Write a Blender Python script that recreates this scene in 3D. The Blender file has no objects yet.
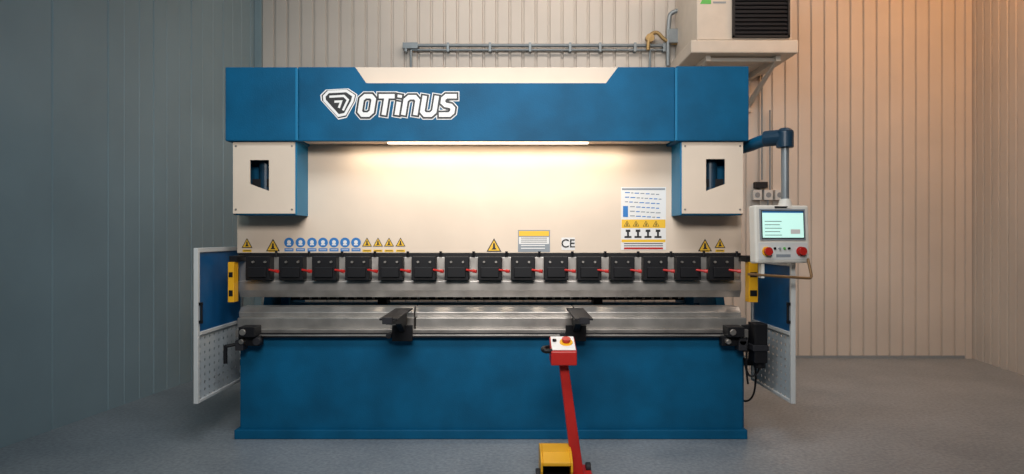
import bpy, math, random
from mathutils import Vector
random.seed(4)
D=4.8; S=.007; H=1.407
def sc(y): return S*(D+y)/D
def X(p,y=0): return (p-512)*sc(y)
def Z(p,y=0): return H+(237-p)*sc(y)
scene=bpy.context.scene

# ---------------- materials ----------------
def mat(name,col,rough=.5,metal=0,var=0,scale=8,bump=0,emit=None,estr=0,spec=.5,detail=4,bscale=None):
    m=bpy.data.materials.new(name); m.use_nodes=True
    nt=m.node_tree; b=nt.nodes['Principled BSDF']
    b.inputs['Base Color'].default_value=(*col,1)
    b.inputs['Roughness'].default_value=rough
    b.inputs['Metallic'].default_value=metal
    b.inputs['Specular IOR Level'].default_value=spec
    tc=nt.nodes.new('ShaderNodeTexCoord')
    if var:
        n=nt.nodes.new('ShaderNodeTexNoise'); n.inputs['Scale'].default_value=scale; n.inputs['Detail'].default_value=detail
        nt.links.new(tc.outputs['Object'],n.inputs['Vector'])
        r=nt.nodes.new('ShaderNodeValToRGB')
        r.color_ramp.elements[0].position=.3; r.color_ramp.elements[1].position=.7
        r.color_ramp.elements[0].color=(*[c*(1-var) for c in col],1)
        r.color_ramp.elements[1].color=(*[min(1,c*(1+var)) for c in col],1)
        nt.links.new(n.outputs['Fac'],r.inputs['Fac']); nt.links.new(r.outputs['Color'],b.inputs['Base Color'])
    if bump:
        n2=nt.nodes.new('ShaderNodeTexNoise'); n2.inputs['Scale'].default_value=bscale or scale*4
        nt.links.new(tc.outputs['Object'],n2.inputs['Vector'])
        bp=nt.nodes.new('ShaderNodeBump'); bp.inputs['Strength'].default_value=bump; bp.inputs['Distance'].default_value=.01
        nt.links.new(n2.outputs['Fac'],bp.inputs['Height']); nt.links.new(bp.outputs['Normal'],b.inputs['Normal'])
    if emit:
        b.inputs['Emission Color'].default_value=(*emit,1); b.inputs['Emission Strength'].default_value=estr
    return m
BLUE=mat('blue_paint',(.0015,.088,.19),.55,var=.2,scale=3.5,bump=.12,bscale=120,spec=.18)
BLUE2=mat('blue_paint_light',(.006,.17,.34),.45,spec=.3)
CREAM=mat('cream_paint',(.74,.61,.49),.5,var=.04,scale=3,bump=.05,bscale=200,spec=.25)
BLACK=mat('black_steel',(.006,.006,.008),.5,spec=.3)
DARK=mat('dark_rubber',(.018,.018,.022),.6,spec=.3)
STEEL=mat('brushed_steel',(.48,.45,.42),.38,metal=.85,var=.25,scale=6)
STEELD=mat('ground_steel_dark',(.30,.28,.26),.42,metal=.8,var=.25,scale=9)
WHITE=mat('white_paint',(.62,.63,.62),.5,var=.03)
RED=mat('red_paint',(.46,.016,.012),.4,var=.08)
REDH=mat('red_handle',(.50,.02,.016),.35)
YEL=mat('yellow_paint',(.80,.40,.012),.4,var=.05)
STY=mat('sticker_yellow',(.85,.50,.03),.5)
STB=mat('sticker_blue',(.02,.18,.50),.5)
STW=mat('sticker_white',(.78,.76,.74),.5)
STG=mat('sticker_grey',(.25,.28,.31),.5)
INK=mat('sticker_ink',(.01,.01,.012),.5)
LED=mat('led_strip_emission',(1,1,1),emit=(1,.86,.68),estr=4)
SCREEN=mat('hmi_screen',(.4,.6,.55),.3,emit=(.52,.85,.75),estr=.75)
PANEL=mat('panel_grey',(.70,.67,.61),.45,var=.03)
HEAT=mat('heater_casing',(.62,.55,.47),.5,var=.04)
GALV=mat('galvanised',(.26,.29,.31),.45,metal=.5,var=.1)
BRONZE=mat('bronze_bar',(.26,.15,.07),.4,metal=.5)
BRASS=mat('copper_line',(.42,.28,.12),.4,metal=.6)
DKBLUE=mat('dark_blue_plastic',(.006,.035,.07),.4)
GREEN=mat('label_green',(.1,.45,.08),.5)
GBLUE=mat('guard_tint',(.006,.10,.27),.3,var=.1)
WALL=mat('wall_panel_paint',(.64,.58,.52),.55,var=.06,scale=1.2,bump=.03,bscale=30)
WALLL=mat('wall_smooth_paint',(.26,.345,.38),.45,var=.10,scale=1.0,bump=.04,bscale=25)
SEAM=mat('seam_dark',(.25,.28,.30),.6)
CEIL=mat('ceiling_paint',(.3,.3,.3),.8,var=.03)

# floor: speckled epoxy concrete
FLOOR=bpy.data.materials.new('epoxy_concrete'); FLOOR.use_nodes=True
nt=FLOOR.node_tree; b=nt.nodes['Principled BSDF']; tc=nt.nodes.new('ShaderNodeTexCoord')
def noise(s,d=6):
    n=nt.nodes.new('ShaderNodeTexNoise'); n.inputs['Scale'].default_value=s; n.inputs['Detail'].default_value=d
    n.inputs['Roughness'].default_value=.6
    nt.links.new(tc.outputs['Object'],n.inputs['Vector']); return n
n1=noise(1.6); n2=noise(40,5)
r1=nt.nodes.new('ShaderNodeValToRGB'); r1.color_ramp.elements[0].position=.3; r1.color_ramp.elements[1].position=.72
r1.color_ramp.elements[0].color=(.20,.225,.25,1); r1.color_ramp.elements[1].color=(.28,.305,.33,1)
r2=nt.nodes.new('ShaderNodeValToRGB'); r2.color_ramp.elements[0].position=.35; r2.color_ramp.elements[1].position=.68
r2.color_ramp.elements[0].color=(.74,.74,.75,1); r2.color_ramp.elements[1].color=(1.22,1.22,1.21,1)
mx=nt.nodes.new('ShaderNodeMix'); mx.data_type='RGBA'; mx.blend_type='MULTIPLY'; mx.inputs[0].default_value=1
nt.links.new(n1.outputs['Fac'],r1.inputs['Fac']); nt.links.new(n2.outputs['Fac'],r2.inputs['Fac'])
nt.links.new(r1.outputs['Color'],mx.inputs[6]); nt.links.new(r2.outputs['Color'],mx.inputs[7]); nt.links.new(mx.outputs[2],b.inputs['Base Color'])
b.inputs['Roughness'].default_value=.36
bp=nt.nodes.new('ShaderNodeBump'); bp.inputs['Strength'].default_value=.05; bp.inputs['Distance'].default_value=.01
nt.links.new(n2.outputs['Fac'],bp.inputs['Height']); nt.links.new(bp.outputs['Normal'],b.inputs['Normal'])

# perforated sheet (real transparent holes)
def perf():
    m=bpy.data.materials.new('perforated_sheet'); m.use_nodes=True; nt=m.node_tree
    b=nt.nodes['Principled BSDF']; b.inputs['Base Color'].default_value=(.50,.54,.56,1); b.inputs['Roughness'].default_value=.5
    out=nt.nodes['Material Output']; tc=nt.nodes.new('ShaderNodeTexCoord'); sp=nt.nodes.new('ShaderNodeSeparateXYZ')
    nt.links.new(tc.outputs['Object'],sp.inputs[0])
    def ma(op,a,bv=None):
        n=nt.nodes.new('ShaderNodeMath'); n.operation=op
        for i,v in enumerate((a,bv)):
            if v is None: continue
            if isinstance(v,(int,float)): n.inputs[i].default_value=v
            else: nt.links.new(v,n.inputs[i])
        return n.outputs[0]
    def cell(o,w):
        f=ma('FRACT',ma('DIVIDE',ma('ADD',o,10.0),w)); s=ma('MULTIPLY',ma('SUBTRACT',f,.5),w); return ma('MULTIPLY',s,s)
    d=ma('ADD',cell(sp.outputs['Y'],.075),cell(sp.outputs['Z'],.05))
    hole=ma('LESS_THAN',d,.011**2)
    tr=nt.nodes.new('ShaderNodeBsdfTransparent'); mxs=nt.nodes.new('ShaderNodeMixShader')
    nt.links.new(hole,mxs.inputs[0]); nt.links.new(b.outputs[0],mxs.inputs[1]); nt.links.new(tr.outputs[0],mxs.inputs[2])
    nt.links.new(mxs.outputs[0],out.inputs[0]); return m
PERF=perf()

# ---------------- geometry builder ----------------
class M:
    def __init__(s): s.v=[];s.f=[];s.m=[];s.mats=[]
    def mi(s,m):
        if m not in s.mats: s.mats.append(m)
        return s.mats.index(m)
    def add(s,vs,fs,m):
        o=len(s.v); s.v+=[tuple(v) for v in vs]; k=s.mi(m)
        for f in fs: s.f.append([i+o for i in f]); s.m.append(k)
    def box(s,x0,x1,y0,y1,z0,z1,m):
        x0,x1=sorted((x0,x1)); y0,y1=sorted((y0,y1)); z0,z1=sorted((z0,z1))
        vs=[(x,y,z) for x in (x0,x1) for y in (y0,y1) for z in (z0,z1)]
        s.add(vs,[(0,1,3,2),(4,6,7,5),(0,4,5,1),(2,3,7,6),(0,2,6,4),(1,5,7,3)],m); return s
    def prism(s,poly,axis,c0,c1,m):
        def mk(p,c): return {'y':(p[0],c,p[1]),'x':(c,p[0],p[1]),'z':(p[0],p[1],c)}[axis]
        n=len(poly); vs=[mk(p,c0) for p in poly]+[mk(p,c1) for p in poly]
        fs=[tuple(range(n)),tuple(range(2*n-1,n-1,-1))]+[(i,i+n,(i+1)%n+n,(i+1)%n) for i in range(n)]
        s.add(vs,fs,m); return s
    def cyl(s,p0,p1,r,m,n=16,r2=None):
        p0=Vector(p0);p1=Vector(p1);d=(p1-p0).normalized(); a=d.orthogonal().normalized(); b=d.cross(a)
        r2=r if r2 is None else r2
        vs=[p0+(a*math.cos(t)+b*math.sin(t))*r for t in [2*math.pi*i/n for i in range(n)]]
        vs+=[p1+(a*math.cos(t)+b*math.sin(t))*r2 for t in [2*math.pi*i/n for i in range(n)]]
        s.add(vs,[tuple(range(n-1,-1,-1)),tuple(range(n,2*n))]+[(i,(i+1)%n,(i+1)%n+n,i+n) for i in range(n)],m); return s
    def flat(s,poly,y,m):
        s.add([(p[0],y,p[1]) for p in poly],[tuple(range(len(poly)))],m); return s
    def ribbon(s,pts,w,y,m,closed=False,ext=0):
        P=[Vector(p) for p in pts]; n=len(P)
        if not closed and ext:
            P[0]=P[0]-(P[1]-P[0]).normalized()*ext; P[-1]=P[-1]+(P[-1]-P[-2]).normalized()*ext
        L=[];R=[]
        for i in range(n):
            d0=(P[i]-P[i-1]).normalized() if (i>0 or closed) else None
            d1=(P[(i+1)%n]-P[i]).normalized() if (i<n-1 or closed) else None
            if d0 is None: d0=d1
            if d1 is None: d1=d0
            n0=Vector((-d0.y,d0.x)); n1_=Vector((-d1.y,d1.x)); mm=(n0+n1_).normalized(); k=min(w/2/max(.3,mm.dot(n0)),w)
            L.append(P[i]+mm*k); R.append(P[i]-mm*k)
        vs=[(p.x,y,p.y) for p in L+R]
        fs=[(i,(i+1)%n,(i+1)%n+n,i+n) for i in range(n if closed else n-1)]
        s.add(vs,fs,m); return s
    def obj(s,name,parent=None,bevel=0):
        me=bpy.data.meshes.new(name); me.from_pydata(s.v,[],s.f)
        for m in s.mats: me.materials.append(m)
        for p,k in zip(me.polygons,s.m): p.material_index=k
        import bmesh
        bm=bmesh.new(); bm.from_mesh(me); bmesh.ops.recalc_face_normals(bm,faces=bm.faces); bm.to_mesh(me); bm.free()
        o=bpy.data.objects.new(name,me); scene.collection.objects.link(o)
        if parent: o.parent=parent
        if bevel:
            md=o.modifiers.new('b','BEVEL'); md.width=bevel; md.segments=2; md.limit_method='ANGLE'; md.angle_limit=.6
        return o
def empty(name,loc=(0,0,0)):
    e=bpy.data.objects.new(name,None); e.empty_display_size=.1; scene.collection.objects.link(e); return e
def tube(name,pts,r,m,parent,smooth=True,res=6):
    c=bpy.data.curves.new(name,'CURVE'); c.dimensions='3D'; c.bevel_depth=r; c.bevel_resolution=4; c.use_fill_caps=True
    sp=c.splines.new('NURBS' if smooth else 'POLY'); sp.points.add(len(pts)-1)
    for i,p in enumerate(pts): sp.points[i].co=(*p,1)
    if smooth: sp.use_endpoint_u=True; sp.order_u=3; sp.resolution_u=res
    c.materials.append(m)
    o=bpy.data.objects.new(name,c); scene.collection.objects.link(o); o.parent=parent; return o
def text(name,s,x,y,z,size,m,parent,align='CENTER'):
    c=bpy.data.curves.new(name,'FONT'); c.body=s; c.size=size; c.align_x=align; c.align_y='CENTER'; c.extrude=.0005; c.offset=.001; c.materials.append(m)
    o=bpy.data.objects.new(name,c); scene.collection.objects.link(o); o.location=(x,y,z); o.rotation_euler=(math.pi/2,0,0); o.parent=parent; return o

# ---------------- room ----------------
YB=3.17; HT=4.95; YF=-6.2
XLb=-2.98; XRb=5.33
def xl(y): return XLb-.1257*(YB-y)
def xr(y): return XRb-.127*(YB-y)
M().prism([(xl(YF)-.1,YF),(xr(YF)+.1,YF),(XRb+.1,YB+.1),(XLb-.1,YB+.1)],'z',-.1,0,FLOOR).obj('floor')
M().prism([(xl(YF)-.1,YF),(xr(YF)+.1,YF),(XRb+.1,YB+.1),(XLb-.1,YB+.1)],'z',HT,HT+.1,CEIL).obj('ceiling')
prof=[]; x=XLb-.05; k=0
while x<XRb+.1:
    prof+=[(x,YB),(x+.100,YB),(x+.108,YB+.026),(x+.126,YB+.026),(x+.134,YB)]
    x+=.152; k+=1
prof+=[(XRb+.15,YB),(XRb+.15,YB+.12),(XLb-.05,YB+.12)]
M().prism(prof,'z',0,HT,WALL).obj('wall_back')
prof=[]; y=YB
while y>YF:
    for dy,o in ((0,0),(.10,0),(.108,.026),(.126,.026),(.134,0)):
        prof.append((xr(y-dy)+o,y-dy))
    y-=.152
prof+=[(xr(YF)+.15,YF-.05),(XRb+.15,YB)]
M().prism(prof,'z',0,HT,WALL).obj('wall_right')
prof=[]; seams=[YB-.12-.57*i for i in range(17)]
y=YB; prof.append((xl(YB),YB))
for sy in seams:
    if sy-.02<YF: break
    for dy,o in ((.010,0),(.006,-.012),(-.006,-.012),(-.010,0)):
        prof.append((xl(sy+dy)+o,sy+dy))
    if sy>1.0:
        for q in (.19,.38):
            for dy,o in ((.006,0),(0,-.006),(-.006,0)): prof.append((xl(sy-q+dy)+o,sy-q+dy))
prof+=[(xl(YF),YF),(xl(YF)-.12,YF),(XLb-.12,YB)]
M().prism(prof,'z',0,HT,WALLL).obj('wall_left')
M().box(XLb+.12,XRb-.02,YB-.018,YB-.001,0,.03,SEAM).obj('baseboard_back')
M().box(XLb-.0,XLb+.08,YB-.04,YB-.001,0,HT,WALLL).obj('trim_1')
M().box(XRb-.08,XRb-.01,YB-.04,YB-.001,.0,HT,WALL).obj('trim_2')

# ---------------- press brake ----------------
pb=empty('press_brake')
m=M(); m.box(X(240),X(743),0,.16,.06,Z(337),BLUE); m.obj('lower_beam',pb,.006)
m=M(); m.box(X(236),X(746),-.035,.22,0,.065,BLUE); m.obj('base_plinth',pb,.006)
for i,(xa,xb) in enumerate(((-1.965,-1.90),(X(742),X(742)+.07))):
    poly=[(.165,0),(1.5,0),(1.5,2.45),(.30,2.45),(.30,1.45),(.62,1.35),(.66,1.0),(.55,.72),(.165,.70)]
    M().prism(poly,'x',xa,xb,BLUE).obj('side_frame_%d'%(i+1),pb,.004)
m=M(); m.box(-1.9,X(742),1.25,1.35,1.7,2.4,BLUE); m.box(-1.9,X(742),1.3,1.4,0,.5,BLUE); m.obj('rear_cross_member',pb,.005)
yh=-.08
m=M(); m.box(X(225,yh),X(297,yh),yh,.85,Z(141,yh),Z(67,yh),BLUE); m.obj('head_block_1',pb,.008)
m=M(); m.box(X(676,yh),X(749,yh),yh,.85,Z(141,yh),Z(66,yh),BLUE); m.obj('head_block_2',pb,.008)
yb=-.04
c=[(298,67),(355,67),(366,83),(606,83),(618,67),(675,67),(675,141),(298,141)]
m=M(); m.prism([(X(a,yb),Z(b_,yb)) for a,b_ in c],'y',yb,yb+.03,BLUE); m.obj('head_band',pb,.004)
m=M(); m.box(X(298,yb),X(675,yb),yb+.12,yb+.16,Z(135,yb),Z(66.5,yb+.1),CREAM); m.box(X(298,yb),X(675,yb),yb+.16,.85,Z(75,yb),Z(66,yb+.12),CREAM)
m.box(X(340,yb),X(640,yb),yb+.03,yb+.12,Z(84,yb),Z(82.6,yb),CREAM); m.obj('head_inner_plate',pb,.003)
m=M(); m.box(X(300,yb),X(673,yb),yb+.03,.16,Z(140,yb),Z(136,yb),CREAM); m.obj('head_band_soffit',pb)
m=M(); m.box(X(297,yh)-.012,X(297,yh)+.006,yh-.004,yh+.02,Z(140.5,yh),Z(68,yh),BLUE2); m.box(X(676,yh)-.006,X(676,yh)+.010,yh-.004,yh+.02,Z(140.5,yh),Z(68,yh),BLUE2); m.obj('head_edge_trim',pb,.003)
yr=.22
m=M(); m.box(X(237,yr),X(742,yr),yr,yr+.09,Z(253,yr),Z(120,yr),CREAM); m.obj('ram',pb,.004)
m=M(); m.box(X(388,.08),X(588,.08),.06,.10,Z(140.5,yb)-.006,Z(140.5,yb),LED); m.obj('led_strip',pb)
yc=-.05
def cover(i,x0,x1,hole,inner):
    zt,zb=142,213.5
    m=M(); hx0,hx1=hole[0][0],hole[1][0]
    P=lambda a,b_:(X(a,yc),Z(b_,yc))
    y0,y1=yc,yc+.012
    tl,tr,br,bl=hole
    m.prism([P(x0,zt),P(x1,zt),P(x1,tl[1]),P(x0,tl[1])],'y',y0,y1,CREAM)
    m.prism([P(x0,tl[1]),P(*tl),P(*bl),P(x0,bl[1])],'y',y0,y1,CREAM)
    m.prism([P(*tr),P(x1,tr[1]),P(x1,br[1]),P(*br)],'y',y0,y1,CREAM)
    m.prism([P(x0,bl[1]),P(*bl),P(*br),P(x1,br[1]),P(x1,zb),P(x0,zb)],'y',y0,y1,CREAM)
    for bx in (x0+3,x1-3):
        for bz in (146,209.5): m.cyl((X(bx,yc),yc-.004,Z(bz,yc)),(X(bx,yc),yc+.002,Z(bz,yc)),.007,STEELD,10)
    m.obj('cover_face_%d'%i,pb)
    xa,xb=X(x0,yc),X(x1,yc)
    m=M(); t=.012
    zl,zh=Z(215,yc),Z(141.3,yc)
    m.box(xa,xa+t,y1,yr,zl,zh,CREAM if inner=='r' else BLUE2); m.box(xb-t,xb,y1,yr,zl,zh,BLUE2 if inner=='r' else CREAM)
    m.box(xa,xb,y1,yr,zl,zl+t,BLUE); m.box(xa+t,xb-t,.12,.13,zl+t,zh,BLUE)
    if inner=='r': m.box(xb,xb+.010,y1-.004,yr,zl,zh,BLUE2)
    else: m.box(xa-.010,xa,y1-.004,yr,zl,zh,BLUE2)
    m.obj('cover_box_%d'%i,pb)
    xc=(X(hx0,yc)+X(hx1,yc))/2
    m=M(); m.cyl((xc,.07,zl+.1),(xc,.07,zh-.02),.045,DKBLUE,20); m.box(xc-.08,xc+.08,.03,.11,Z(186,yc),Z(178,yc),BLACK); m.obj('ram_cylinder_%d'%i,pb)
cover(1,233,295,[(250,160),(269,160),(269,191),(250,184)],'r')
cover(2,682,743,[(706,159),(725,159),(725,184),(706,191)],'l')

m=M(); m.box(X(238,.18),X(741,.18),.18,.22,Z(257,.18),Z(253,.18),BLACK)
m.box(X(240,.19),X(740,.19),.17,.215,Z(282,.19),Z(257,.19),STEEL)
m.prism([(.15,Z(281,.18)),(.215,Z(281,.18)),(.215,Z(290,.2)),(.19,Z(297,.19)),(.183,Z(297,.19)),(.15,Z(290,.18))],'x',X(240,.18),X(740,.18),STEEL)
m.obj('upper_tooling',pb,.002)
n=15
mb=M(); mh=M(); ms=M()
for i in range(n):
    px=259+33*i
    mb.box(X(px-12,.1),X(px+12,.1),.07,.17,Z(280,.1),Z(256.5,.1),BLACK)
    mb.box(X(px-9,.1),X(px+9,.1),.05,.075,Z(277,.1),Z(267,.1),BLACK)
    ms.cyl((X(px-6,.06),.05,Z(262,.06)),(X(px-6,.06),.075,Z(262,.06)),.008,STEELD,10)
    ms.cyl((X(px+6,.06),.05,Z(262,.06)),(X(px+6,.06),.075,Z(262,.06)),.008,STEELD,10)
    mh.cyl((X(px+9,.03),.055,Z(270,.03)),(X(px+16,.03),.03,Z(271,.03)),.008,REDH,10)
    mh.cyl((X(px+16,.03),.03,Z(271,.03)),(X(px+19.5,.03),.02,Z(271.3,.03)),.013,REDH,10)
    ms.cyl((X(px+16.5,.15),.165,Z(257,.1)),(X(px+16.5,.15),.165,Z(251.5,.1)),.010,BLACK,8)
mb.obj('tool_clamps',pb,.004); mh.obj('clamp_levers',pb,.002); ms.obj('clamp_bolts',pb)
m=M()
m.box(X(237),X(747),-.03,.40,Z(337),Z(329),STEELD)
for a,b_ in ((238,414),(416,574),(576,746)):
    m.box(X(a,.03),X(b_,.03),.02,.34,Z(329,.02)+.001,Z(318,.02),STEEL)
for a,b_ in ((240,414.5),(415.5,573),(574,740)):
    m.prism([(.08,Z(318,.02)),(.28,Z(318,.02)),(.28,Z(311,.1)),(.24,Z(307,.1)),(.20,Z(307,.1)),(.185,Z(309,.1)),(.17,Z(307,.1)),(.12,Z(307,.1)),(.08,Z(312,.1))],'x',X(a,.1),X(b_,.1),STEEL)
m.obj('bed_and_dies',pb,.003)
m=M(); m.box(X(262),X(722),-.055,-.03,Z(336.5),Z(332),BLACK); m.box(X(262),X(722),-.06,-.055,Z(335),Z(333.5),STEEL); m.obj('guide_rail',pb,.002)
yg=.75
m=M(); m.box(X(283,yg),X(692,yg),yg,yg+.08,Z(300,yg),Z(290,yg),DARK); m.box(X(283,yg),X(692,yg),yg-.03,yg+.12,Z(306,yg),Z(303,yg),BLUE)
for px in (283,684): m.box(X(px,yg),X(px+8,yg),yg-.05,yg+.3,Z(312,yg),Z(280,yg),BLUE)
for px in (380,592): m.box(X(px,yg),X(px+9,yg),yg-.1,yg+.06,Z(303,yg),Z(296,yg),BLACK)
q=300
while q<680:
    m.box(X(q,yg),X(q+3,yg),yg-.006,yg,Z(299,yg),Z(296,yg),STEELD); q+=9
m.box(-1.9,X(742),1.1,1.14,Z(303,1.1)-.35,Z(303,1.1),BLUE)
m.obj('back_gauge',pb,.002)
for i,(xc) in enumerate((-.755,.44)):
    m=M()
    zt=Z(308,0)
    m.prism([(xc-.055,-.62),(xc+.055,-.62),(xc+.06,.0),(xc-.06,.0)],'z',zt-.012,zt,BLACK)
    m.prism([(0,zt-.012),(-.60,zt-.012),(-.60,zt-.04),(-.25,zt-.08),(-.06,zt-.17),(0,zt-.17)],'x',xc-.02,xc+.02,BLACK)
    m.box(xc-.07,xc+.07,-.09,-.06,zt-.22,zt-.11,BLACK)
    m.box(xc-.03,xc+.03,-.66,-.62,zt-.03,zt+.01,DARK)
    m.cyl((xc-.09,-.11,zt-.18),(xc-.09,-.05,zt-.18),.02,DARK,12)
    m.obj('sheet_support_%d'%(i+1),pb,.003)
for i,(px,sg) in enumerate(((249,1),(733,-1))):
    m=M()
    x0=X(px,-.1)
    m.box(x0-.075,x0+.075,-.10,-.03,Z(346,-.1),Z(336,-.1),BLACK)
    m.box(x0-.05,x0+.06,-.16,-.03,Z(336,-.1),Z(326,-.1),BLACK)
    m.box(x0-.085*sg,x0-.03*sg,-.13,-.04,Z(350,-.1),Z(340,-.1),DARK)
    m.cyl((x0-.02,-.17,Z(331,-.1)),(x0-.02,-.13,Z(331,-.1)),.022,STEELD,12)
    m.cyl((x0+.06,-.13,Z(341,-.1)),(x0+.06,-.09,Z(341,-.1)),.028,DARK,12)
    m.cyl((x0-.04,-.14,Z(341,-.1)),(x0-.04,-.09,Z(341,-.1)),.018,STEELD,12)
    m.obj('carriage_bracket_%d'%(i+1),pb,.004)
m=M(); x0=X(226,-.05); m.cyl((x0,-.06,Z(344)),(x0,-.06,Z(362)),.014,BLACK,10); m.cyl((x0,-.06,Z(345)),(X(240),-.04,Z(343)),.012,BLACK,10); m.obj('crank_handle',pb)
for i,(a,b_) in enumerate(((229,235),(748,757))):
    m=M(); m.box(X(a,.0),X(b_,.0),-.02,.06,Z(302),Z(262),YEL); m.box(X(a+1,0),X(b_-1,0),-.024,-.02,Z(296),Z(290),BLACK); m.box(X(a+1,0),X(b_-1,0),-.024,-.02,Z(277),Z(272),BLACK)
    m.box(X(a,.0)-.01*(i),X(b_,.0)+.01,.0,.2,Z(262),Z(256),BLACK); m.obj('light_guard_%d'%(i+1),pb,.004)
m=M(); m.box(X(752,-.05),X(765,-.05),-.1,.03,Z(362,-.05),Z(323,-.05),BLACK); m.box(X(750,-.05),X(766,-.05),-.11,.04,Z(350,-.05),Z(344,-.05),DARK)
m.cyl((X(758),-.03,Z(367)),(X(758),-.03,Z(360)),.04,BLACK,16); m.box(X(742),X(756),0,.05,Z(330),Z(325),BLACK)
m.box(X(742),X(752),0,.05,Z(352),Z(347),BLACK); m.obj('drive_box',pb,.005)
for k,pts in enumerate(([(X(758),-.03,Z(365)),(X(758),-.02,Z(372)),(X(750),.0,Z(378)),(X(746),.02,Z(368)),(X(748),.08,Z(360))],
             [(X(754),-.03,Z(365)),(X(762),.1,.30),(X(760),.3,.16),(X(750),.45,.25),(X(748),.6,.30)],
             [(X(748),0,Z(330)),(X(744),-.05,.6),(X(745),-.03,.45),(X(748),0,.38)])):
    tube('cable_%d'%k,pts,.007,BLACK,pb)

# ---- stickers on ram ----
ys=yr-.0015
st=M()
def tri(px,py,w,y=ys):
    h=w*.9
    a=[(X(px-w/2,y),Z(py+h/2,y)),(X(px+w/2,y),Z(py+h/2,y)),(X(px,y),Z(py-h/2,y))]
    st.flat(a,y,INK); cx=X(px,y); cz=Z(py+h/6,y)
    st.flat([(cx+(p-cx)*.78,cz+(q_-cz)*.78) for p,q_ in a],y-.001,STY)
    k=w/12
    st.flat([(cx-.007*k,cz-.006*k),(cx+.007*k,cz-.006*k),(cx+.005*k,cz+.024*k),(cx-.005*k,cz+.024*k)],y-.002,INK)
    st.flat([(cx-.016*k,cz-.013*k),(cx+.016*k,cz-.013*k),(cx+.002,cz+.006*k)],y-.0025,INK)
tri(247,243,11); tri(273,245,14); tri(494,245,15); tri(705,245,14); tri(720,243,11)
for px in (367,378,389,400.5): tri(px,242,10)
def rect(x0,x1,z0,z1,m,y=ys): st.flat([(X(x0,y),Z(z0,y)),(X(x1,y),Z(z0,y)),(X(x1,y),Z(z1,y)),(X(x0,y),Z(z1,y))],y,m)
for px in (289,300.5,312,323,334,345,356):
    r=4.9*sc(yr); cx=X(px,ys); cz=Z(242.5,ys)
    st.flat([(cx+r*math.cos(t*math.pi/10),cz+r*math.sin(t*math.pi/10)) for t in range(20)],ys,STB)
    st.flat([(cx+r*.4*math.cos(t*math.pi/5),cz+r*.1+r*.4*math.sin(t*math.pi/5)) for t in range(10)],ys-.001,STW)
    rect(px-2.0,px+2.0,245.3,243.8,STW,ys-.0012)
    rect(px-4.5,px+4.5,251.3,248.3,STB)
    rect(px-3.5,px+3.5,250,249.5,STW,ys-.001)
for px in (247,273,367,378,389,400.5,705,720):
    rect(px-4.5,px+4.5,252,249.5,STY); rect(px-3.5,px+3.5,251,250.4,INK,ys-.001)
rect(518,550,252,230,STG); rect(519,549,236,231,STY,ys-.001); rect(519,549,244,237,STW,ys-.001)
for r_ in range(3): rect(521,547,238.4+r_*2,237.8+r_*2,INK,ys-.0015)
for r_ in range(2): rect(521,545,246+r_*2.8,245+r_*2.8,STW,ys-.002)
rect(561.5,575,250,237.5,STW)
rect(621,666,222,187,STW); rect(621,666,250,219,STW,ys-.0005)
rect(622,665,190,188.2,STG,ys-.001)
rnd=random.Random(2)
for r_ in range(6):
    z0=193+r_*4.6
    q=630 if r_>2 else 625
    while q<660:
        w=rnd.uniform(2,5); dz=(q-640)*.06
        rect(q,q+w,z0+.9+dz,z0+dz,STG if rnd.random()<.5 else STB,ys-.001); q+=w+1.3
rect(623,628,217,206,STB,ys-.001)
rect(621.5,665.5,228,219.5,STY,ys-.001)
for q in (627,636,646,656): tri(q,223.5,6.5,ys-.0015)
for q in (628,638,648,658):
    rect(q-3.5,q+3.5,238,236,INK,ys-.001); rect(q-1,q+1,236,230,INK,ys-.0012); rect(q-2.3,q+2.3,232,229.5,INK,ys-.0014)
rect(621.5,665.5,242.2,239.5,STY,ys-.001)
for r_ in range(2): rect(624,663,244+r_*2.2,243.2+r_*2.2,INK,ys-.001)
rect(624,663,249.3,247.4,REDH,ys-.002)
st.obj('safety_stickers',pb)
text('ce_mark','CE',X(568,ys),ys-.002,Z(243.8,ys),.085,INK,pb)

# ---- logo: white letters, dark outline, thin white border ----
lg=M(); y0=yb-.0015
def LP(px,py): return (X(px,y0),Z(py,y0))
def sh(pts): return [LP(p+(117-q_)*.16,q_) for p,q_ in pts]
t,bm=96.3,114.7
L=[([(359,t+3),(362,t),(368,t),(371,t+3),(371,bm-3),(368,bm),(362,bm),(359,bm-3)],True),
 ([(376,t),(391,t)],False),([(383.5,t+2.2),(383.5,bm)],False),
 ([(396.5,t+6),(396.5,bm)],False),([(396.5,t-1),(396.5,t+1)],False),
 ([(403,bm),(403,t+4),(406,t+1),(412,t+1),(415,t+4),(415,bm)],False),
 ([(421.5,t),(421.5,bm-3),(424.5,bm),(430.5,bm),(433.5,bm-3),(433.5,t)],False),
 ([(453,t),(443,t),(440.5,t+2.5),(440.5,t+6.2),(443.5,t+8.7),(449,t+9.7),(451.5,t+12),(451.5,bm-2.5),(449,bm),(439,bm)],False)]
ic=[(323.5,96),(328,91.5),(347,90.5),(354.5,95.5),(353,101.5),(345.5,115),(338.5,116.5),(324,100.5)]
iconpts=[LP(a,b_) for a,b_ in ic]
cx_=sum(p[0] for p in iconpts)/len(iconpts); cz_=sum(p[1] for p in iconpts)/len(iconpts)
def scl(pts,k): return [(cx_+(a-cx_)*k,cz_+(b_-cz_)*k) for a,b_ in pts]
for e,(pts,cl) in enumerate(L): lg.ribbon(sh(pts),9.8*S,y0-e*.0001,STW,cl,ext=3.0*S)
lg.flat(scl(iconpts,1.20),y0-.0011,STW)
for e,(pts,cl) in enumerate(L): lg.ribbon(sh(pts),8.2*S,y0-.0014-e*.0001,INK,cl,ext=2.2*S)
lg.flat(scl(iconpts,1.12),y0-.0014,INK)
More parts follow.
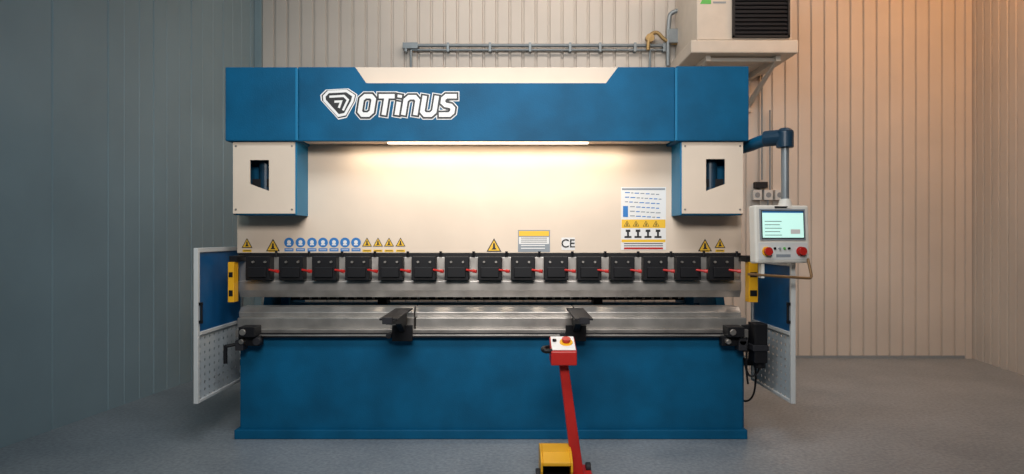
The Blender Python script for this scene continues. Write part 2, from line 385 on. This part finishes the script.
for e,(pts,cl) in enumerate(L): lg.ribbon(sh(pts),4.4*S,y0-.003-e*.00005,STW,cl,ext=.4*S)
lg.ribbon(scl(iconpts,.95),2.6*S,y0-.003,STW,True)
lg.ribbon([LP(329.5,96.8),LP(344,96),LP(348,100),LP(343,110.5)],2.2*S,y0-.0032,STW)
lg.ribbon([LP(334.5,101.8),LP(341.2,101.5),LP(339,108)],2.2*S,y0-.0034,STW)
lg.obj('logo_sign',pb)

# ---------------- side guards (hinged to the frame) ----------------
for nm,xg,zt,sgn in (('side_guard',-2.09,Z(248,-.27),1),('side_guard.001',1.86,Z(262,-.27),-1)):
    e=empty(nm); ya,yb2=-.27,.50
    zb_=Z(404,-.27); zm=Z(331,-.1)
    m=M(); t=.015
    m.box(xg-t,xg+t,ya,ya+.03,zb_,zt,WHITE); m.box(xg-t,xg+t,yb2-.03,yb2,zb_,zt,WHITE)
    m.box(xg-t,xg+t,ya+.03,yb2-.03,zt-.03,zt,WHITE); m.box(xg-t,xg+t,ya+.03,yb2-.03,zb_,zb_+.02,WHITE); m.box(xg-t,xg+t,ya+.03,yb2-.03,zm-.012,zm+.012,WHITE)
    xf=-1.968 if sgn>0 else X(742)+.073
    for zz in (.42,.62): m.box(xg,xf,yb2-.04,yb2+.01,zz,zz+.05,BLACK)
    m.obj('frame',e,.003)
    M().box(xg-.004,xg+.004,ya+.03,yb2-.03,zm+.012,zt-.03,GBLUE).obj('tinted_window',e)
    M().box(xg-.0015,xg+.0015,ya+.03,yb2-.03,zb_+.02,zm-.012,PERF).obj('perforated_sheet',e)
    m=M(); m.cyl((xg+sgn*.03,ya+.02,zm+.08),(xg+sgn*.03,ya+.02,zm+.2),.008,BLACK,8); m.box(xg+sgn*.012,xg+sgn*.036,ya+.01,ya+.03,zm+.07,zm+.09,BLACK); m.box(xg+sgn*.012,xg+sgn*.036,ya+.01,ya+.03,zm+.19,zm+.21,BLACK); m.obj('pull_handle',e)

# ---------------- control panel ----------------
cp=empty('control_panel')
yp=-.40
piv=empty('panel_head'); piv.parent=cp
cx=(X(753,yp)+X(812,yp))/2; cz=(Z(205,yp)+Z(263,yp))/2
w=(X(811,yp)-X(752,yp))/2; h=(Z(205,yp)-Z(263,yp))/2
piv.location=(cx,yp,cz); piv.rotation_euler=(math.radians(-3),0,math.radians(10))
m=M(); m.box(-w,w,0,.08,-h,h,PANEL); m.obj('housing',piv,.012)
m=M(); m.box(-w+.03,w-.03,-.006,0,-.04,h-.025,STG); m.box(-w+.040,w-.040,-.009,-.006,-.03,h-.035,INK); m.box(-w+.046,w-.046,-.0105,-.009,-.024,h-.041,SCREEN)
m.box(-w+.046,w-.046,-.0115,-.0105,h-.051,h-.041,STB)
for k in range(5): m.box(-w+.06,-.01-.012*(k%2),-.0115,-.0105,-.01+k*.022,-.005+k*.022,STG)
m.box(.05,w-.07,-.0115,-.0105,.0,.03,STW)
m.box(-.05,.05,-.003,0,h-.02,h-.008,INK)
m.obj('display',piv,.001)
m=M(); m.box(-w+.02,w-.02,-.003,0,-h+.02,-.055,WHITE)
for xx in (-w+.07,w-.07):
    m.cyl((xx,-.003,-h*.6),(xx,-.012,-h*.6),.030,YEL if xx<0 else RED,20); m.cyl((xx,-.012,-h*.6),(xx,-.04,-h*.6),.022,RED,20,.027)
for k in range(4):
    m.cyl((-.06+k*.033,-.003,-h*.5),(-.06+k*.033,-.013,-h*.5),.008,(BLACK,STG,GREEN,BLACK)[k],12)
m.box(-.05,.05,-.005,-.003,-h*.8,-h*.7,STG)
m.obj('buttons',piv,.001)
ya=-.34
zz=Z(137,ya); ax=X(785,ya)
tube('support_arm',[(X(744),.25,zz-.01),(X(752),.1,zz-.01),(X(760,-.15),-.15,zz),(ax-.05,ya+.05,zz)],.042,BLUE,cp)
m=M(); m.cyl((ax,ya,zz-.07),(ax,ya,zz+.035),.054,DKBLUE,24); m.cyl((ax-.10,ya+.09,zz),(ax,ya,zz),.052,DKBLUE,20); m.cyl((ax,ya,zz+.035),(ax,ya,zz+.058),.054,DKBLUE,24,.03); m.obj('elbow_joint',cp,.006)
m=M(); m.cyl((ax,ya,Z(206,ya)),(ax,ya,zz-.07),.025,GALV,20); m.cyl((ax,ya,Z(207,ya)-.01),(ax,ya,Z(199,ya)),.05,PANEL,20,.033); m.obj('drop_tube',cp,.003)
zb3=Z(278,yp)
tube('handle_bar',[(X(748,yp),yp-.0,zb3+.025),(X(804,yp),yp-.02,zb3),(X(810,yp),yp-.02,zb3),(X(810,yp),yp-.02,zb3+.03),(X(809,yp),yp+.02,Z(262,yp)+.02)],.009,BRONZE,cp)
m=M(); m.box(cx-.14,cx-.12,yp-.01,yp+.04,zb3,Z(262,yp)+.01,PANEL); m.obj('bar_bracket',cp)

# ---------------- foot pedal station ----------------
fp=empty('foot_pedal_stand')
m=M()
m.box(.20,.47,-.98,-.62,0,.022,RED); m.obj('base_plate',fp,.006)
m=M()
bt=Vector((.385,-.80,.022)); tp=Vector((.296,-.80,.70))
hw=.033
m.add([(bt.x-hw,-.76,bt.z),(bt.x+hw,-.76,bt.z),(bt.x+hw,-.83,bt.z),(bt.x-hw,-.83,bt.z),(tp.x-hw*.8,-.77,tp.z),(tp.x+hw*.8,-.77,tp.z),(tp.x+hw*.8,-.82,tp.z),(tp.x-hw*.8,-.82,tp.z)],
 [(0,1,2,3),(7,6,5,4),(0,4,5,1),(1,5,6,2),(2,6,7,3),(3,7,4,0)],RED); m.obj('post',fp,.006)
OZ=-.045
m=M()
m.prism([(-.90,.69+OZ+.03),(-.72,.69+OZ+.03),(-.72,.86+OZ),(-.90,.80+OZ)],'x',.222,.370,RED)
m.obj('console_box',fp,.006)
def top(u,v,o=0): return (u,-.90+.18*v,.80+OZ+.06*v+o)
m=M()
m.add([top(.228,.06,.002),top(.364,.06,.002),top(.364,.94,.002),top(.228,.94,.002),top(.228,.06,.006),top(.364,.06,.006),top(.364,.94,.006),top(.228,.94,.006)],[(3,2,1,0),(4,5,6,7),(0,1,5,4),(1,2,6,5),(2,3,7,6),(3,0,4,7)],STW)
m.cyl(top(.315,.5,.006),top(.315,.48,.014),.038,YEL,20); m.cyl(top(.315,.5,.012),top(.315,.46,.036),.022,RED,20,.026)
m.cyl(top(.248,.6,.006),top(.248,.6,.02),.012,BLACK,12)
m.obj('top_plate_with_stop_button',fp,.001)
tube('carry_handle',[(.228,-.88,.80+OZ),(.19,-.89,.80+OZ),(.178,-.87,.805+OZ),(.185,-.76,.80+OZ),(.228,-.75,.80+OZ)],.014,BLACK,fp)
outer=[(-.66,.022),(-.66,.13),(-.70,.175),(-.78,.195),(-.90,.185),(-.985,.15),(-.985,.13),(-.90,.165),(-.78,.175),(-.71,.16),(-.68,.12),(-.68,.022)]
m=M(); m.prism(outer,'x',.172,.328,YEL)
side=[(-.66,.022),(-.66,.13),(-.70,.175),(-.78,.195),(-.90,.185),(-.985,.15),(-.99,.10),(-.95,.022)]
m.prism(side,'x',.160,.172,YEL); m.prism(side,'x',.328,.340,YEL); m.obj('pedal_hood',fp,.004)
m=M(); m.prism([(-.95,.022),(-.70,.022),(-.70,.10),(-.96,.06)],'x',.185,.315,BLACK); m.box(.155,.20,-.95,-.7,0,.022,BLACK); m.obj('pedal',fp,.006)
m=M(); m.cyl((.135,-.9,.045),(.16,-.9,.045),.045,DARK,24); m.cyl((.13,-.9,.045),(.165,-.9,.045),.018,STEELD,16); m.cyl((.44,-.7,.03),(.47,-.7,.03),.03,DARK,20); m.obj('wheels',fp,.004)

# ---------------- heater unit ----------------
hu=empty('wall_air_heater'); yu=2.2
U=lambda p:X(p,yu); V=lambda p:Z(p,yu)
m=M(); m.box(U(697),U(792),yu,YB-.03,V(40),V(-35),HEAT); m.obj('casing',hu,.01)
m=M(); m.box(U(690),U(797),yu-.04,YB-.03,V(54),V(41),HEAT); m.obj('lower_tray',hu,.012)
m=M(); fx0,fx1,fz0,fz1=U(732),U(789),V(38),V(-25)
m.box(fx0,fx1,yu-.004,yu+.001,fz0,fz1,INK); t=.02
m.box(fx0,fx0+t,yu-.03,yu,fz0,fz1,BLACK); m.box(fx1-t,fx1,yu-.03,yu,fz0,fz1,BLACK); m.box(fx0,fx1,yu-.03,yu,fz0,fz0+t,BLACK); m.box(fx0,fx1,yu-.03,yu,fz1-t,fz1,BLACK)
zq=fz0+.05
while zq<fz1-.03:
    m.prism([(yu-.03,zq-.012),(yu-.026,zq-.014),(yu-.004,zq+.012),(yu-.008,zq+.014)],'x',fx0+t,fx1-t,DARK); zq+=.042
m.obj('louvre_grille',hu)
m=M(); m.flat([(U(700),V(4)),(U(711),V(4)),(U(711),V(-4)),(U(704),V(-4))],yu-.0015,GREEN); m.flat([(U(713),V(3.5)),(U(726),V(3.5)),(U(726),V(1.5)),(U(713),V(1.5))],yu-.0015,STG)
m.obj('label',hu)
m=M()
for xx in (2.02,2.74):
    m.box(xx-.025,xx+.025,yu+.05,YB-.0,V(54)-.06,V(54),HEAT); m.box(xx-.025,xx+.025,YB-.05,YB,2.85,V(54),HEAT)
    m.prism([(yu+.12,V(54)-.06),(yu+.2,V(54)-.06),(YB-.04,2.98),(YB-.04,2.90)],'x',xx-.018,xx+.018,HEAT)
m.box(2.02,2.74,yu+.1,yu+.15,V(54)-.05,V(54)-.01,HEAT)
m.box(2.02,2.74,YB-.05,YB-.01,3.0,3.05,HEAT)
m.obj('wall_bracket',hu,.004)
W=lambda p:X(p,YB-.1); WZ=lambda p:Z(p,YB-.1)
tube('gas_line',[(W(648),YB-.1,WZ(50)),(W(648),YB-.1,WZ(36)),(W(657),YB-.1,WZ(31)),(W(664),YB-.1,WZ(40)),(W(674),YB-.1,WZ(44)),(W(690),YB-.15,WZ(44))],.022,BRASS,hu)
tube('supply_hose',[(W(668),YB-.1,WZ(66)),(W(668),YB-.1,WZ(20)),(W(672),YB-.1,WZ(10)),(W(690),YB-.2,WZ(12))],.025,GALV,hu)
m=M(); m.box(W(668),W(680),YB-.16,YB-.02,WZ(44),WZ(30),GALV); m.cyl((W(650),YB-.12,WZ(38)),(W(650),YB-.05,WZ(38)),.05,BRASS,16); m.obj('valve',hu,.004)

# ---------------- conduit ----------------
cd=empty('cable_conduit'); yw=YB-.06
W=lambda p:X(p,yw); WZ=lambda p:Z(p,yw)
m=M(); m.cyl((W(405),yw,WZ(45.5)),(W(668),yw,WZ(45.5)),.020,GALV,12); m.cyl((W(411),yw,WZ(50)),(W(668),yw,WZ(50)),.012,GALV,12)
m.cyl((W(411),yw,WZ(50)),(W(411),yw,WZ(72)),.015,GALV,12); m.cyl((W(650),yw,WZ(50)),(W(650),yw,WZ(72)),.015,GALV,12)
for p in (406,448,490,530,570,600,635,664): m.box(W(p)-.015,W(p)+.015,yw-.025,YB-.002,WZ(52),WZ(43),GALV)
m.box(W(403),W(418),yw-.03,YB-.002,WZ(49),WZ(43),GALV)
m.obj('conduit_run',cd,.002)
eo=empty('electrical_outlet')
m=M()
for p in (757,768,779): m.box(W(p)-.05,W(p)+.05,yw-.02,YB-.002,WZ(200),WZ(190),WHITE); m.cyl((W(p),yw-.02,WZ(195)),(W(p),yw-.025,WZ(195)),.03,STG,16)
m.box(W(755),W(767),yw-.03,YB-.002,WZ(188),WZ(182),DARK)
m.cyl((W(762),yw,WZ(180)),(W(762),yw,WZ(-20)),.010,GALV,10); m.cyl((W(770),yw,WZ(190)),(W(770),yw,WZ(110)),.010,GALV,10); m.cyl((W(768),yw,WZ(200)),(W(768),yw,WZ(240)),.010,GALV,10)
m.obj('outlet_boxes',eo,.003)

# ---------------- lights ----------------
def area(name,loc,target,sx,sy,e,col,spread=180):
    l=bpy.data.lights.new(name,'AREA'); l.shape='RECTANGLE'; l.size=sx; l.size_y=sy; l.energy=e; l.color=col; l.spread=math.radians(spread)
    o=bpy.data.objects.new(name,l); scene.collection.objects.link(o); o.location=loc
    o.rotation_euler=(Vector(target)-Vector(loc)).to_track_quat('-Z','Y').to_euler(); return o
area('ceiling_light',(0,-2.4,4.3),(-.05,.3,1.3),2.2,1.0,40,(.93,.97,1),120)
area('front_fill',(-.1,-4.6,3.1),(-.1,.2,1.6),2.0,.8,33,(1,.95,.90),75)  # added fill above the camera, lifts the ram out of the head's shadow
area('ceiling_light.001',(.3,1.5,4.8),(0.4,3.1,3.2),3.6,.3,40,(1,.90,.80))
area('warm_wall_light',(4.7,1.0,4.8),(5.1,3.1,3.0),1.2,.8,56,(1,.44,.14))
area('warm_wall_light.001',(3.4,-.4,4.8),(3.7,2.6,.6),1.6,.8,40,(1,.82,.68),130)
area('cool_light',(-1.9,-3.0,4.6),(-3.6,.6,2.0),2,.8,19,(.52,.84,1))
area('led_light',(X(488),.08,Z(143,.1)-.02),(X(488),.20,1.2),2.0,.05,6.0,(1,.84,.64))
w=bpy.data.worlds.new('world'); scene.world=w; w.use_nodes=True
w.node_tree.nodes['Background'].inputs[0].default_value=(.25,.5,.65,1); w.node_tree.nodes['Background'].inputs[1].default_value=.06
scene.view_settings.view_transform='Standard'

cam=bpy.data.cameras.new('camera'); cam.lens=36*(D/S)/1024; cam.sensor_width=36
co=bpy.data.objects.new('camera',cam); scene.collection.objects.link(co); co.location=(0,-D,H); co.rotation_euler=(math.pi/2,0,0)
scene.camera=co
